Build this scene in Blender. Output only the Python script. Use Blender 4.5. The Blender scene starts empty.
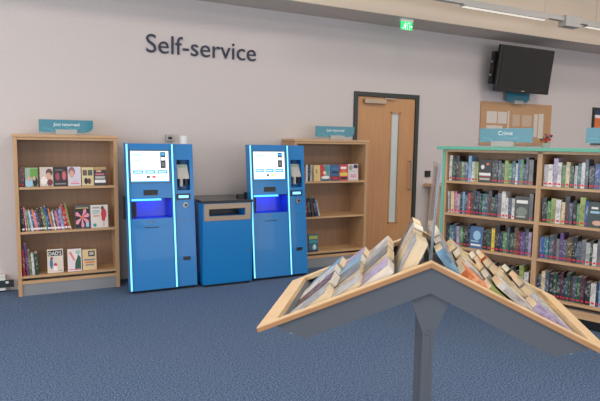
import bpy, bmesh, math, random
from mathutils import Matrix, Vector
R = math.radians
sc = bpy.context.scene
COL = sc.collection
PI = math.pi

# ------------------------------------------------------------------ materials
def lin(c):
    return tuple(((v/255)/12.92 if v/255 <= .04045 else ((v/255+.055)/1.055)**2.4) for v in c) + (1,)
MC = {}
def mat(name, col, rough=.55, metal=0, emit=None, es=0, spec=.5, coat=0, alpha=1, trans=0):
    if name in MC: return MC[name]
    m = bpy.data.materials.new(name); m.use_nodes = True
    b = m.node_tree.nodes['Principled BSDF']
    b.inputs['Base Color'].default_value = lin(col)
    b.inputs['Roughness'].default_value = rough
    b.inputs['Metallic'].default_value = metal
    b.inputs['Specular IOR Level'].default_value = spec
    b.inputs['Coat Weight'].default_value = coat
    b.inputs['Alpha'].default_value = alpha
    b.inputs['Transmission Weight'].default_value = trans
    if emit:
        b.inputs['Emission Color'].default_value = lin(emit)
        b.inputs['Emission Strength'].default_value = es
    MC[name] = m
    return m
def nodes(m):
    nt = m.node_tree
    return nt, nt.nodes['Principled BSDF']
def mathn(nt, op, a, b=None, c=None):
    n = nt.nodes.new('ShaderNodeMath'); n.operation = op
    for i, v in enumerate((a, b, c)):
        if v is None: continue
        if isinstance(v, (int, float)): n.inputs[i].default_value = v
        else: nt.links.new(v, n.inputs[i])
    return n.outputs[0]
def mixc(nt, fac, a, b):
    n = nt.nodes.new('ShaderNodeMix'); n.data_type = 'RGBA'
    if isinstance(fac, (int, float)): n.inputs[0].default_value = fac
    else: nt.links.new(fac, n.inputs[0])
    for k, v in ((6, a), (7, b)):
        if isinstance(v, tuple): n.inputs[k].default_value = v
        else: nt.links.new(v, n.inputs[k])
    return n.outputs[2]
def noise(nt, scale, sx=1, sy=1, sz=1, detail=3, rough=.5, vary=False):
    tc = nt.nodes.new('ShaderNodeTexCoord'); mp = nt.nodes.new('ShaderNodeMapping')
    mp.inputs['Scale'].default_value = (sx, sy, sz)
    nt.links.new(tc.outputs['Object'], mp.inputs[0])
    if vary:      # every book gets its own print
        oi = nt.nodes.new('ShaderNodeObjectInfo'); cb = nt.nodes.new('ShaderNodeCombineXYZ')
        r9 = mathn(nt, 'MULTIPLY', oi.outputs['Random'], 9)
        for k_ in range(3): nt.links.new(r9, cb.inputs[k_])
        nt.links.new(cb.outputs[0], mp.inputs['Location'])
    n = nt.nodes.new('ShaderNodeTexNoise'); n.inputs['Scale'].default_value = scale
    n.inputs['Detail'].default_value = detail; n.inputs['Roughness'].default_value = rough
    nt.links.new(mp.outputs[0], n.inputs[0])
    return n.outputs[0]
def ramp(nt, fac, lo, hi):
    n = nt.nodes.new('ShaderNodeMapRange'); n.clamp = True
    nt.links.new(fac, n.inputs[0]); n.inputs[1].default_value = lo; n.inputs[2].default_value = hi
    return n.outputs[0]
def wood(name, c1, c2, axis='z', rough=.45, sc_=9):
    if name in MC: return MC[name]
    m = mat(name, c1, rough); nt, b = nodes(m)
    s = {'z': (5, 5, .35), 'x': (.35, 5, 5), 'y': (5, .35, 5)}[axis]
    f = ramp(nt, noise(nt, sc_, *s, detail=5, rough=.6), .3, .7)
    nt.links.new(mixc(nt, f, lin(c1), lin(c2)), b.inputs['Base Color'])
    return m
def speck(name, c1, c2, scale, lo=.4, hi=.6, rough=.9, c3=None, s3=3):
    m = mat(name, c1, rough, spec=.2); nt, b = nodes(m)
    f = ramp(nt, noise(nt, scale, detail=2, rough=.7), lo, hi)
    c = mixc(nt, f, lin(c1), lin(c2))
    if c3:
        g = ramp(nt, noise(nt, s3, detail=4, rough=.6), .35, .75)
        c = mixc(nt, mathn(nt, 'MULTIPLY', g, .35), c, lin(c3))
    nt.links.new(c, b.inputs['Base Color'])
    return m
def cover(name, base, acc, amount=.5):
    """printed cover stock: title-like streaks of the accent colour, fixed to the book"""
    if name in MC: return MC[name]
    m = mat(name, base, .38, coat=.15); nt, b = nodes(m)
    tc = nt.nodes.new('ShaderNodeTexCoord'); sp = nt.nodes.new('ShaderNodeSeparateXYZ')
    nt.links.new(tc.outputs['Object'], sp.inputs[0])
    y = sp.outputs[1]
    band = mathn(nt, 'MULTIPLY', mathn(nt, 'GREATER_THAN', y, .055), mathn(nt, 'LESS_THAN', y, .17))
    n = noise(nt, 48, 1.0, .9, 1.5, detail=2, vary=True)
    hit = ramp(nt, n, .48, .64)
    c = mixc(nt, mathn(nt, 'MULTIPLY', mathn(nt, 'MULTIPLY', band, hit), .48), lin(base), lin(acc))
    n2 = ramp(nt, noise(nt, 13, 1, 1, 1, detail=2, vary=True), .5, .6)
    dark = tuple(v*.62 for v in base)
    c = mixc(nt, mathn(nt, 'MULTIPLY', n2, .45), c, lin(dark))
    nt.links.new(c, b.inputs['Base Color'])
    return m

M_WALL = speck('wall_paint', (202, 194, 192), (198, 190, 188), 60, rough=.85)
M_FASC = mat('fascia_paint', (212, 196, 178), .85)
M_SOFF = speck('soffit_paint', (204, 194, 184), (198, 188, 178), 20, rough=.85)
M_CEIL = mat('ceiling_paint', (205, 198, 188), .9)
M_CARPET = speck('blue_carpet', (40, 64, 100), (122, 142, 168), 105, .42, .66, rough=.95, c3=(92, 106, 128), s3=1.2)
M_WOOD = wood('oak_veneer', (192, 154, 116), (178, 140, 102), 'z')
M_WOODH = wood('oak_veneer_shelf', (198, 160, 120), (184, 146, 106), 'x')
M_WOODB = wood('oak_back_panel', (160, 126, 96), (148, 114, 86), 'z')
M_RIM = wood('beech_rim', (226, 196, 154), (215, 182, 138), 'x', .4)
M_RIMEDGE = wood('beech_edge', (188, 140, 96), (176, 128, 86), 'x', .4)
M_DOOR = wood('door_oak', (194, 145, 98), (181, 130, 85), 'z', .4, 6)
M_FRAME = mat('door_frame_paint', (38, 46, 44), .4)
M_BLUE = mat('kiosk_blue', (6, 116, 184), .32, coat=.2)
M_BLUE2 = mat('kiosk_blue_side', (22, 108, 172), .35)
M_NAVY = mat('alcove_blue', (16, 50, 150), .25)
M_BLACK = mat('black_plastic', (18, 19, 21), .35)
M_SCREEN = mat('tv_screen', (20, 24, 25), .18)
M_TOP = mat('worktop_black', (38, 38, 38), .22)
M_STEEL = mat('brushed_steel', (172, 152, 132), .38, .75)
M_CHROME = mat('chrome', (200, 200, 200), .2, 1)
M_GREYMET = mat('grey_powder_metal', (92, 98, 106), .5)
M_GREYPL = mat('grey_kick', (132, 134, 138), .6)
M_LGREY = mat('light_grey_plastic', (170, 168, 165), .5)
M_WHITEPL = mat('white_plastic', (222, 222, 218), .4)
M_MINT = mat('mint_laminate', (96, 174, 150), .45)
M_TEAL = mat('teal_sign', (16, 118, 138), .3, coat=.3)
M_TEAL2 = mat('teal_swirl', (70, 165, 180), .3)
M_WTXT = mat('white_lettering', (235, 240, 240), .5)
M_NTXT = mat('navy_lettering', (18, 32, 62), .45)
def leaves(name, c1, c2):
    m = mat(name, c1, .85); nt, b = nodes(m)
    nt.links.new(mixc(nt, ramp(nt, noise(nt, 30, .3, .3, 40, detail=2), .35, .65), lin(c1), lin(c2)), b.inputs['Base Color'])
    return m
M_PAGES = leaves('book_pages', (222, 200, 164), (238, 220, 188))
M_PAGES2 = leaves('book_pages_white', (222, 214, 200), (240, 234, 222))
M_RED = mat('spine_label_red', (206, 34, 62), .5)
M_WHITE = mat('print_white', (232, 228, 222), .5)
M_STRIP = mat('light_strip', (150, 230, 245), .4, emit=(105, 215, 245), es=1.1)
M_ALED = mat('alcove_led', (60, 150, 255), .4, emit=(60, 150, 255), es=3.5)
M_SCR = mat('screen_white', (240, 245, 250), .3, emit=(232, 244, 255), es=.75)
M_SCB = mat('screen_button_blue', (40, 150, 210), .3, emit=(40, 150, 215), es=.8)
M_SCL = mat('screen_light_blue', (160, 205, 230), .3, emit=(165, 205, 230), es=.8)
M_SCK = mat('screen_dark', (40, 44, 50), .3, emit=(44, 48, 56), es=.5)
M_SCR2 = mat('screen_red', (200, 60, 60), .3, emit=(200, 70, 70), es=.6)
M_SCY = mat('screen_yellow', (200, 200, 60), .3, emit=(200, 200, 70), es=.6)
M_EXIT = mat('exit_green', (20, 170, 90), .4, emit=(30, 215, 110), es=1.2)
M_EXITW = mat('exit_white', (235, 255, 240), .4, emit=(225, 255, 235), es=1.3)
M_FILL = mat('lamp_diffuser', (255, 250, 240), .5, emit=(255, 246, 232), es=3)  # glow of the added ceiling panels
M_PANE = mat('pane_glow_paint', (196, 206, 206), .25)  # opaque pale colour stands in for the bright room behind the door glass
M_CORK = wood('pinboard_wood', (186, 146, 108), (176, 136, 98), 'x')
M_ACR = mat('clear_acrylic', (150, 165, 178), .08, alpha=.42, spec=.8)
M_GLASS = mat('glass', (235, 242, 244), .03, trans=1)

def C_(n, c, r=.45): return mat(n, c, r)

# ------------------------------------------------------------------ mesh builder
class MB:
    def __init__(s): s.v = []; s.f = []; s.m = []; s.mats = []
    def mi(s, m):
        if m not in s.mats: s.mats.append(m)
        return s.mats.index(m)
    def hexa(s, pts, m):
        k = len(s.v); s.v += [tuple(p) for p in pts]; i = s.mi(m)
        for f in ((0, 3, 2, 1), (4, 5, 6, 7), (0, 1, 5, 4), (1, 2, 6, 5), (2, 3, 7, 6), (3, 0, 4, 7)):
            s.f.append(tuple(k+q for q in f)); s.m.append(i)
        return s
    def box(s, x0, x1, y0, y1, z0, z1, m):
        return s.hexa([(x0, y0, z0), (x1, y0, z0), (x1, y1, z0), (x0, y1, z0), (x0, y0, z1), (x1, y0, z1), (x1, y1, z1), (x0, y1, z1)], m)
    def prism(s, poly, fn, h0, h1, m, mside=None):
        """poly: 2D points ccw; fn(u,v,h)->3D"""
        k = len(s.v); n = len(poly); i = s.mi(m); j = s.mi(mside or m)
        s.v += [tuple(fn(u, v, h0)) for u, v in poly] + [tuple(fn(u, v, h1)) for u, v in poly]
        s.f.append(tuple(k+q for q in reversed(range(n)))); s.m.append(i)
        s.f.append(tuple(k+n+q for q in range(n))); s.m.append(i)
        for q in range(n):
            r = (q+1) % n
            s.f.append((k+q, k+r, k+n+r, k+n+q)); s.m.append(j)
        return s
    def tube(s, p, q, r, m, n=12, r2=None):
        p = Vector(p); q = Vector(q); d = (q-p).normalized()
        a = d.orthogonal().normalized(); b = d.cross(a)
        r2 = r if r2 is None else r2
        k = len(s.v); i = s.mi(m)
        for c, rr in ((p, r), (q, r2)):
            for t in range(n):
                an = 2*PI*t/n; s.v.append(tuple(c+a*math.cos(an)*rr+b*math.sin(an)*rr))
        s.f.append(tuple(k+t for t in reversed(range(n)))); s.m.append(i)
        s.f.append(tuple(k+n+t for t in range(n))); s.m.append(i)
        for t in range(n):
            u = (t+1) % n; s.f.append((k+t, k+u, k+n+u, k+n+t)); s.m.append(i)
        return s
    def build(s, name, parent=None, mx=None, bevel=0):
        me = bpy.data.meshes.new(name); me.from_pydata(s.v, [], s.f)
        for m in s.mats: me.materials.append(m)
        for p, i in zip(me.polygons, s.m): p.material_index = i
        bm = bmesh.new(); bm.from_mesh(me); bmesh.ops.recalc_face_normals(bm, faces=bm.faces); bm.to_mesh(me); bm.free()
        o = bpy.data.objects.new(name, me); COL.objects.link(o)
        if mx is not None: o.matrix_world = mx
        if parent: o.parent = parent
        if bevel:
            bv = o.modifiers.new('bevel', 'BEVEL'); bv.width = bevel; bv.segments = 2; bv.limit_method = 'ANGLE'
        return o
def tag(o, label=None, cat=None, group=None, kind=None):
    if label: o['label'] = label
    if cat: o['category'] = cat
    if group: o['group'] = group
    if kind: o['kind'] = kind
    return o
def thing(name, loc, label, cat, group=None, rz=0):
    o = bpy.data.objects.new(name, None); COL.objects.link(o); o.empty_display_size = .1
    o.location = loc; o.rotation_euler = (0, 0, rz)
    o.matrix_basis = Matrix.Translation(loc) @ Matrix.Rotation(rz, 4, 'Z')
    return tag(o, label, cat, group)
def axes(o, X, Y, Z):
    m = Matrix.Identity(4)
    for i, v in enumerate((X, Y, Z)):
        for r in range(3): m[r][i] = v[r]
    for r in range(3): m[r][3] = o[r]
    return m
def text_mesh(s, width, m, extrude=.002, height=None, bold=0):
    cu = bpy.data.curves.new('t', 'FONT'); cu.body = s; cu.size = 1; cu.extrude = .5
    cu.offset = bold; cu.resolution_u = 4
    o = bpy.data.objects.new('t', cu); COL.objects.link(o)
    dg = bpy.context.evaluated_depsgraph_get(); dg.update()
    me = bpy.data.meshes.new_from_object(o.evaluated_get(dg))
    bpy.data.objects.remove(o); bpy.data.curves.remove(cu)
    xs = [v.co.x for v in me.vertices]; ys = [v.co.y for v in me.vertices]; zs = [v.co.z for v in me.vertices]
    k = width/(max(xs)-min(xs)); ky = k if height is None else height/(max(ys)-min(ys))
    y0 = min(ys) if height is not None else 0
    for v in me.vertices:
        v.co.x = (v.co.x-min(xs))*k; v.co.y = (v.co.y-y0)*ky
        v.co.z = (v.co.z-min(zs))/(max(zs)-min(zs))*extrude
    me.materials.clear(); me.materials.append(m)
    for p in me.polygons: p.material_index = 0
    return me
def text_obj(name, s, width, m, mx, parent, extrude=.002, height=None, bold=0):
    me = text_mesh(s, width, m, extrude, height, bold); me.name = name
    o = bpy.data.objects.new(name, me); COL.objects.link(o); o.matrix_basis = mx; o.parent = parent
    return o
FRONT = lambda x, y, z: axes((x, y, z), (1, 0, 0), (0, 0, 1), (0, -1, 0))   # plane facing -y; local x right, y up

# ------------------------------------------------------------------ the room
LX, RX, FY = -3.2, 11.0, -9.5
SOF, SD, CZ = 2.956, -.5, 4.3
w = MB()
w.box(LX, 3.72, 0, .15, 0, CZ, M_WALL); w.box(4.74, RX, 0, .15, 0, CZ, M_WALL); w.box(3.72, 4.74, 0, .15, 2.109, CZ, M_WALL)
tag(w.build('wall_back'), kind='structure')
tag(MB().box(LX-.15, RX+.15, FY-.15, .15, -.1, 0, M_CARPET).build('floor'), kind='structure')
tag(MB().box(LX-.15, RX+.15, FY-.15, .15, CZ, CZ+.1, M_CEIL).build('ceiling'), kind='structure')
tag(MB().box(LX, RX, SD, 0, SOF, CZ, M_FASC).box(LX, RX, SD+.004, 0, SOF-.004, SOF, M_SOFF).build('trim_1'), kind='structure')
# left wall with a tall window, front wall (behind the camera) with three windows
def wall_with_windows(name, fixed, along0, along1, wins, axis, wn, z0=.35, z1=2.7):
    m = MB(); t = .15
    def bx(a0, a1, zz0, zz1, mm=M_WALL, f0=fixed-t, f1=fixed, mb=m):
        if axis == 'y': mb.box(f0, f1, a0, a1, zz0, zz1, mm)
        else: mb.box(a0, a1, f0, f1, zz0, zz1, mm)
    c = along0
    for a0, a1 in wins:
        bx(c, a0, 0, CZ); bx(a0, a1, 0, z0); bx(a0, a1, z1, CZ); c = a1
    bx(c, along1, 0, CZ)
    tag(m.build(name), kind='structure')
    for i, (a0, a1) in enumerate(wins):
        g = MB(); bx(a0, a1, z0, z1, M_GLASS, fixed-.09, fixed-.085, g)
        p = g.build('window_%d' % (wn+i)); tag(p, kind='structure')
        f = MB()
        for zz in ((z0, z0+.05), (z1-.05, z1)): bx(a0, a1, *zz, M_WHITEPL, fixed-.12, fixed-.03, f)
        n = max(2, int((a1-a0)/1.2)+1)
        for k in range(n):
            x = a0+(a1-a0-.05)*k/(n-1); bx(x, x+.05, z0, z1, M_WHITEPL, fixed-.12, fixed-.03, f)
        f.build('window_frame', p)
wall_with_windows('wall_left', LX, FY, 0, [(-5.6, -1.2)], 'y', 1)
wall_with_windows('wall_front', FY, LX, RX, [(-2.4, 1.6), (2.4, 6.4), (7, 10.4)], 'x', 2)
tag(MB().box(RX, RX+.15, FY, 0, 0, CZ, M_WALL).build('wall_right'), kind='structure')
# white cable trunking at the foot of the wall (ends behind the left bookcase)
tr = thing('wall_trunking', (-1.6, 0, 0), 'white cable trunking box running along the wall foot left of the left bookcase', 'trunking')
MB().box(-1.5, 1.42, -.06, -.001, .015, .165, M_WHITEPL).box(-1.5, 1.42, -.066, -.06, .15, .165, M_WHITEPL).build('trunking_cover', tr, bevel=.003)
so = MB().box(1.15, 1.49, -.068, -.0605, .045, .115, mat('socket_dark', (44, 52, 60), .4)).build('double_socket', tr); so['label'] = 'dark double socket plate'
MB().box(1.42, 1.445, -.075, -.0685, .085, .105, M_WHITEPL).build('switch', so)

# door
dr = thing('door_1', (4.23, 0, 0), None, None); dr['kind'] = 'structure'
x0, x1, zt = 3.72-4.23, 4.74-4.23, 2.109
f = MB(); fw = .055
f.box(x0, x0+fw, -.02, .14, 0, zt, M_FRAME).box(x1-fw, x1, -.02, .14, 0, zt, M_FRAME).box(x0+fw, x1-fw, -.02, .14, zt-fw, zt, M_FRAME)
f.build('door_frame', dr, bevel=.003)
gx0, gx1, gz0, gz1 = .075, .205, .42, 1.86
l = MB(); lx0, lx1, lt = x0+fw+.003, x1-fw-.003, zt-fw-.003
l.box(lx0, gx0, 0, .044, .006, lt, M_DOOR).box(gx1, lx1, 0, .044, .006, lt, M_DOOR).box(gx0, gx1, 0, .044, .006, gz0, M_DOOR).box(gx0, gx1, 0, .044, gz1, lt, M_DOOR)
l.build('door_leaf', dr)
v = MB().box(gx0, gx1, .015, .025, gz0, gz1, M_PANE).build('vision_panel', dr)
b = MB()
for a in ((gx0-.012, gx0+.006, gz0-.012, gz1+.012), (gx1-.006, gx1+.012, gz0-.012, gz1+.012)): b.box(a[0], a[1], -.006, .02, a[2], a[3], M_DOOR)
b.box(gx0-.012, gx1+.012, -.006, .02, gz0-.012, gz0+.006, M_DOOR).box(gx0-.012, gx1+.012, -.006, .02, gz1-.006, gz1+.012, M_DOOR)
b.build('glazing_bead', v)
h = MB()
h.tube((.385, -.05, .84), (.385, -.05, 1.25), .011, M_CHROME)
h.tube((.385, -.05, .86), (.385, 0, .86), .01, M_CHROME).tube((.385, -.05, 1.23), (.385, 0, 1.23), .01, M_CHROME)
h.build('pull_handle', dr)
cl = MB().box(-.37, -.04, -.05, 0, 1.965, 2.025, M_STEEL).build('door_closer', dr, bevel=.004)
MB().box(-.06, .12, -.035, -.02, 2.03, 2.045, M_STEEL).build('closer_arm', cl)

# wall lettering: each letter a part
wl = thing('wall_lettering', (1.18, -.001, 2.366), 'dark navy raised letters reading Self-service high on the back wall', 'lettering')
me = text_mesh('Self-service', 1.215, M_NTXT, .015, bold=-.004)
bm = bmesh.new(); bm.from_mesh(me)
seen = set(); isl = []
for vv in bm.verts:
    if vv in seen: continue
    st = [vv]; seen.add(vv); grp = []
    while st:
        q = st.pop(); grp.append(q)
        for e in q.link_edges:
            o2 = e.other_vert(q)
            if o2 not in seen: seen.add(o2); st.append(o2)
    isl.append(grp)
rng = sorted([[min(q.co.x for q in g), max(q.co.x for q in g), g] for g in isl], key=lambda r: r[0])
letters = []
for r in rng:
    if letters and r[0] < letters[-1][1]-.004 and (r[1]-r[0] < .04 or letters[-1][1]-letters[-1][0] < .04) and r[0] >= letters[-1][0]-.004 and r[1] <= letters[-1][1]+.004:
        letters[-1][2] += r[2]; letters[-1][1] = max(letters[-1][1], r[1])
    else: letters.append(r)
for r in letters:
    vs = {q: i for i, q in enumerate(r[2])}
    L = bpy.data.meshes.new('letter')
    L.from_pydata([tuple(q.co) for q in r[2]], [], [tuple(vs[q] for q in fc.verts) for fc in bm.faces if fc.verts[0] in vs])
    L.materials.append(M_NTXT)
    o = bpy.data.objects.new('letter', L); COL.objects.link(o); o.parent = wl
    o.matrix_basis = axes((0, 0, 0), (1, 0, 0), (0, 0, 1), (0, -1, 0))
bm.free()

# ------------------------------------------------------------------ books
COVERS = {
 'black': ((26, 27, 30), (190, 190, 186)), 'charcoal': ((52, 54, 58), (200, 60, 60)), 'navy': ((28, 40, 74), (190, 200, 215)),
 'dark green': ((26, 66, 56), (200, 210, 170)), 'teal': ((36, 108, 118), (220, 226, 220)), 'grey': ((116, 118, 122), (34, 36, 44)),
 'white': ((214, 210, 206), (60, 60, 74)), 'cream': ((214, 196, 156), (120, 50, 40)), 'pale grey': ((176, 178, 180), (110, 40, 60)),
 'dark red': ((112, 26, 36), (220, 200, 160)), 'red': ((186, 38, 48), (236, 226, 210)), 'blue': ((44, 84, 150), (222, 226, 236)),
 'light blue': ((120, 164, 196), (30, 50, 90)), 'green': ((72, 132, 78), (228, 232, 200)), 'lime': ((150, 166, 92), (40, 60, 40)),
 'purple': ((92, 62, 122), (214, 196, 226)), 'pink': ((206, 110, 150), (240, 226, 230)), 'orange': ((218, 116, 48), (250, 232, 200)),
 'yellow': ((222, 190, 70), (60, 50, 40)), 'brown': ((92, 66, 50), (214, 190, 150)), 'slate': ((70, 82, 100), (190, 198, 206)),
 'lilac': ((178, 164, 196), (80, 60, 100)), 'khaki': ((120, 118, 80), (232, 226, 190)), 'maroon': ((80, 28, 46), (200, 170, 160)),
}
def cov(n): return cover('cover_'+n.replace(' ', '_'), *COVERS[n])
def put(o, mx):
    o.matrix_basis = mx
    return o
def book_mesh(name, w, h, t, cm, label=False, pages=M_PAGES):
    """x 0..w (spine at x=0), y 0..h (foot to head), z 0..t (back to front cover)"""
    m = MB(); b = .0016
    m.box(0, w, 0, h, 0, b, cm).box(0, w, 0, h, t-b, t, cm)
    m.hexa([(0, 0, b), (b*1.2, 0, b), (b*1.2, h, b), (0, h, b), (0, 0, t-b), (b*1.2, 0, t-b), (b*1.2, h, t-b), (0, h, t-b)], cm)
    m.box(b*1.2, w-.003, .003, h-.003, b, t-b, pages)
    if label: m.box(-.0006, 0, .016, .030, t*.18, t*.82, M_RED)
    return m.build(name)
def shelf_book(fr, u, z, t, h, d, colour, lbl, group, y0=.03, lean=0, red=True, cat='book', name='book'):
    """spine-out book; fr = frame of the bookcase (x along, y into, z up); lean>0: head tips to -x"""
    o = book_mesh(name, d, h, t, cov(colour), red, M_PAGES2)
    a = R(lean)
    X = Vector((0, 1, 0)); Y = Vector((-math.sin(a), 0, math.cos(a))); Z = Vector((math.cos(a), 0, math.sin(a)))
    if a < 0:   # tips to the right: the right foot corner carries it
        zo = -t*math.sin(a)
    else: zo = 0
    put(o, fr @ axes((u, y0, z+zo+.0006), X, Y, Z))
    return tag(o, lbl, cat, group)
def polyart(m, pts, lay, mt):
    m.prism(pts, lambda x, y, h: (x, y, h), .0004*lay, .0004*lay+.0004, mt)
def disc(cx, cy, rx, ry=None, n=14):
    ry = ry or rx
    return [(cx+rx*math.cos(2*PI*k/n), cy+ry*math.sin(2*PI*k/n)) for k in range(n)]
def rect(x0, y0, x1, y1): return [(x0, y0), (x1, y0), (x1, y1), (x0, y1)]
def face_book(fr, u, z, w_, h_, t, base, art, lbl, group, y0=.02, tilt=6, acc=None, texts=(), spine_colour=None, roll=0):
    """front cover facing out, tipped back by tilt degrees. art: list of (poly in 0..1 units, material)"""
    cm = C_('stock_%d_%d_%d' % base, base, .4)
    t_ = thing('book', (0, 0, 0), lbl, 'book', group)
    a = R(tilt)
    Y = Vector((0, math.sin(a), math.cos(a))); Z = Vector((0, -math.cos(a), math.sin(a))); X = Vector((1, 0, 0))
    # the back edge of the foot rests on the shelf
    t_.matrix_basis = fr @ axes((u, y0+t*math.cos(a), z+.0006), X, Y, Z)
    c = book_mesh('cover', w_, h_, t, cm); c.parent = t_
    if art:
        m = MB()
        for i, (pts, mt) in enumerate(art): polyart(m, [(x*w_, y*h_) for x, y in pts], i, mt)
        o = m.build('cover_picture', t_); o.location = (0, 0, t)
    for s, x, y, wd, mt, hh in texts:
        text_obj('title', s, wd*w_, mt, Matrix.Translation((x*w_, y*h_, t+.0004*(len(art)+1))), t_, .0006, height=hh*h_, bold=.01)
    return t_

# ------------------------------------------------------------------ wall bookcases
SZ = (1.0168, .6032, .1872)
def wall_bookcase(x0, W, y0, label):
    t = thing('bookcase', (x0, y0, 0), label, 'bookcase', 'wall bookcases for returned books')
    D = -y0-.012; s = .034; H = 1.5
    for a, b in ((0, s), (W-s, W)):
        MB().box(a, b, 0, D, 0, H-.028, M_WOOD).build('side_panel', t, bevel=.0015)
    MB().box(-.008, W+.008, -.008, D, H-.026, H, M_WOODH).build('top_panel', t, bevel=.002)
    MB().box(s, W-s, .004, .03, H-.05, H-.0265, M_WOODH).build('top_rail', t)
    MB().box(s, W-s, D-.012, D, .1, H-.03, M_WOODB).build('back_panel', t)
    for z in SZ:
        MB().box(s, W-s, .006, D-.012, z-.022, z, M_WOODH).build('shelf', t, bevel=.0015)
    MB().box(s, W-s, .005, .03, .112, .142, M_WOODH).build('bottom_rail', t)
    o = MB().box(s, W-s, .012, .03, 0, .112, M_GREYPL).build('kick_panel', t); o['label'] = 'grey metal kick panel'
    return Matrix.Translation((x0, y0, 0))
X1, W1, Y1 = -.071, .902, -.3
X2, W2, Y2 = 2.736, .9895, -.342
F1 = wall_bookcase(X1, W1, Y1, 'oak bookcase standing left of the first blue kiosk at the left edge')
F2 = wall_bookcase(X2, W2, Y2, 'oak bookcase half hidden behind the second blue kiosk, beside the wooden door')

def c(n, *rgb): return C_('print_'+n, rgb)
K = c('black', 24, 24, 28); W_ = M_WHITE
SKIN = c('skin', 206, 160, 138); PK = c('pink', 214, 110, 130); RD = c('red', 196, 46, 56); GR = c('green', 96, 150, 66)
DG = c('dark_green', 44, 84, 64); BL = c('blue', 60, 110, 160); LB = c('light_blue', 150, 190, 212); TL = c('teal', 50, 140, 150)
CR = c('cream', 216, 200, 160); YL = c('yellow', 226, 190, 80); OR = c('orange', 214, 112, 60); BR = c('brown', 96, 66, 56); LP = c('lily_pink', 220, 140, 160)
GY = c('grey', 120, 122, 128); NV = c('navy', 40, 52, 90)
def u1(x): return x-X1
G = 'returned books on the left bookcase'
# shelf 1
shelf_book(F1, u1(-.03), SZ[0], .016, .178, .12, 'charcoal', 'slim charcoal spine at the left end of the left bookcase top shelf', G, lean=0)
shelf_book(F1, u1(-.012), SZ[0], .022, .176, .12, 'maroon', 'maroon spine beside the two portrait cover on the left bookcase top shelf', G, lean=0)
face_book(F1, u1(.018), SZ[0], .107, .176, .025, (120, 150, 120), [(rect(.02, .02, .98, .98), C_('print_sage', (150, 170, 150))), (rect(.4, .5, .98, .95), GR), (disc(.3, .2, .3, .22), LB), (disc(.33, .42, .12, .13), SKIN), (disc(.78, .26, .2, .26), K), (disc(.72, .43, .1, .12), SKIN)], 'book with two portraits over a green and pale blue cover', G)
face_book(F1, u1(.141), SZ[0], .112, .18, .022, (196, 186, 178), [(disc(.72, .72, .26, .2), BR), (disc(.66, .52, .2, .2), SKIN), (disc(.3, .3, .25, .22), C_('print_pale', (222, 214, 204))), (disc(.75, .2, .22, .18), c('maroon', 120, 50, 56)), (rect(.08, .28, .6, .34), W_), (rect(.12, .18, .5, .24), W_)], 'pale cover with a dark haired figure, left of the dark red and black cover', G)
face_book(F1, u1(.256), SZ[0], .118, .18, .024, (44, 34, 38), [(disc(.3, .5, .16, .2), c('rose_dark', 150, 70, 84)), (disc(.78, .55, .15, .24), c('rose', 196, 96, 106)), (rect(.1, .08, .9, .16), GY), (rect(.15, .82, .7, .86), GY)], 'near black cover with two rosy faces on the left bookcase top shelf', G)
face_book(F1, u1(.381), SZ[0], .115, .182, .02, (202, 196, 206), [(disc(.3, .75, .26, .24), c('mauve', 140, 100, 112)), (disc(.3, .62, .18, .2), SKIN), (rect(.2, .1, .85, .16), PK), (rect(.3, .22, .8, .27), c('pale_rose', 216, 170, 178))], 'pale lilac cover with a portrait and pink title', G)
face_book(F1, u1(.504), SZ[0], .106, .176, .022, (206, 190, 140), [(rect(.08, .55, .44, .85), c('dusk', 104, 80, 72)), (rect(.52, .55, .9, .85), c('dusk2', 80, 82, 78)), (disc(.35, .25, .16, .17), K), (disc(.62, .24, .15, .16), c('dusk3', 92, 46, 46)), (rect(.1, .44, .9, .5), CR)], 'cream cover with small dark pictures, right of the pale lilac cover', G)
face_book(F1, u1(.613), SZ[0], .112, .178, .024, (52, 52, 54), [(rect(0, .84, 1, 1), c('tan', 176, 140, 96)), (rect(.2, .72, .6, .82), SKIN), (rect(.12, .56, .85, .64), PK), (rect(.1, .36, .9, .5), c('stone', 176, 172, 164)), (rect(.06, .14, .94, .3), W_)], 'black cover with large pale title and pink band at the right end', G)
# shelf 2: leaning spines
lean_list = ['black', 'pink', 'lime', 'light blue', 'white', 'blue', 'orange', 'pink', 'slate', 'charcoal', 'black', 'khaki', 'green', 'blue', 'navy', 'orange', 'grey', 'white', 'dark green', 'pink', 'purple', 'lilac', 'light blue', 'red', 'red', 'lime']
lt = [.024, .013, .012, .012, .011, .016, .013, .012, .016, .017, .014, .02, .01, .016, .013, .013, .012, .012, .013, .018, .015, .014, .012, .02, .014, .014]
lh = [.21, .225, .2, .19, .2, .185, .2, .185, .19, .205, .19, .215, .2, .225, .2, .2, .17, .18, .19, .18, .195, .19, .215, .235, .2, .245]
nth = ['first', 'second', 'third', 'fourth', 'fifth', 'sixth', 'seventh', 'eighth', 'ninth', 'tenth', 'eleventh', 'twelfth', 'thirteenth', 'fourteenth', 'fifteenth', 'sixteenth', 'seventeenth', 'eighteenth', 'nineteenth', 'twentieth', 'twenty-first', 'twenty-second', 'twenty-third', 'twenty-fourth', 'twenty-fifth', 'twenty-sixth', 'twenty-seventh', 'twenty-eighth', 'twenty-ninth', 'thirtieth', 'thirty-first', 'thirty-second', 'thirty-third', 'thirty-fourth', 'thirty-fifth', 'thirty-sixth', 'thirty-seventh', 'thirty-eighth', 'thirty-ninth', 'fortieth']
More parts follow.
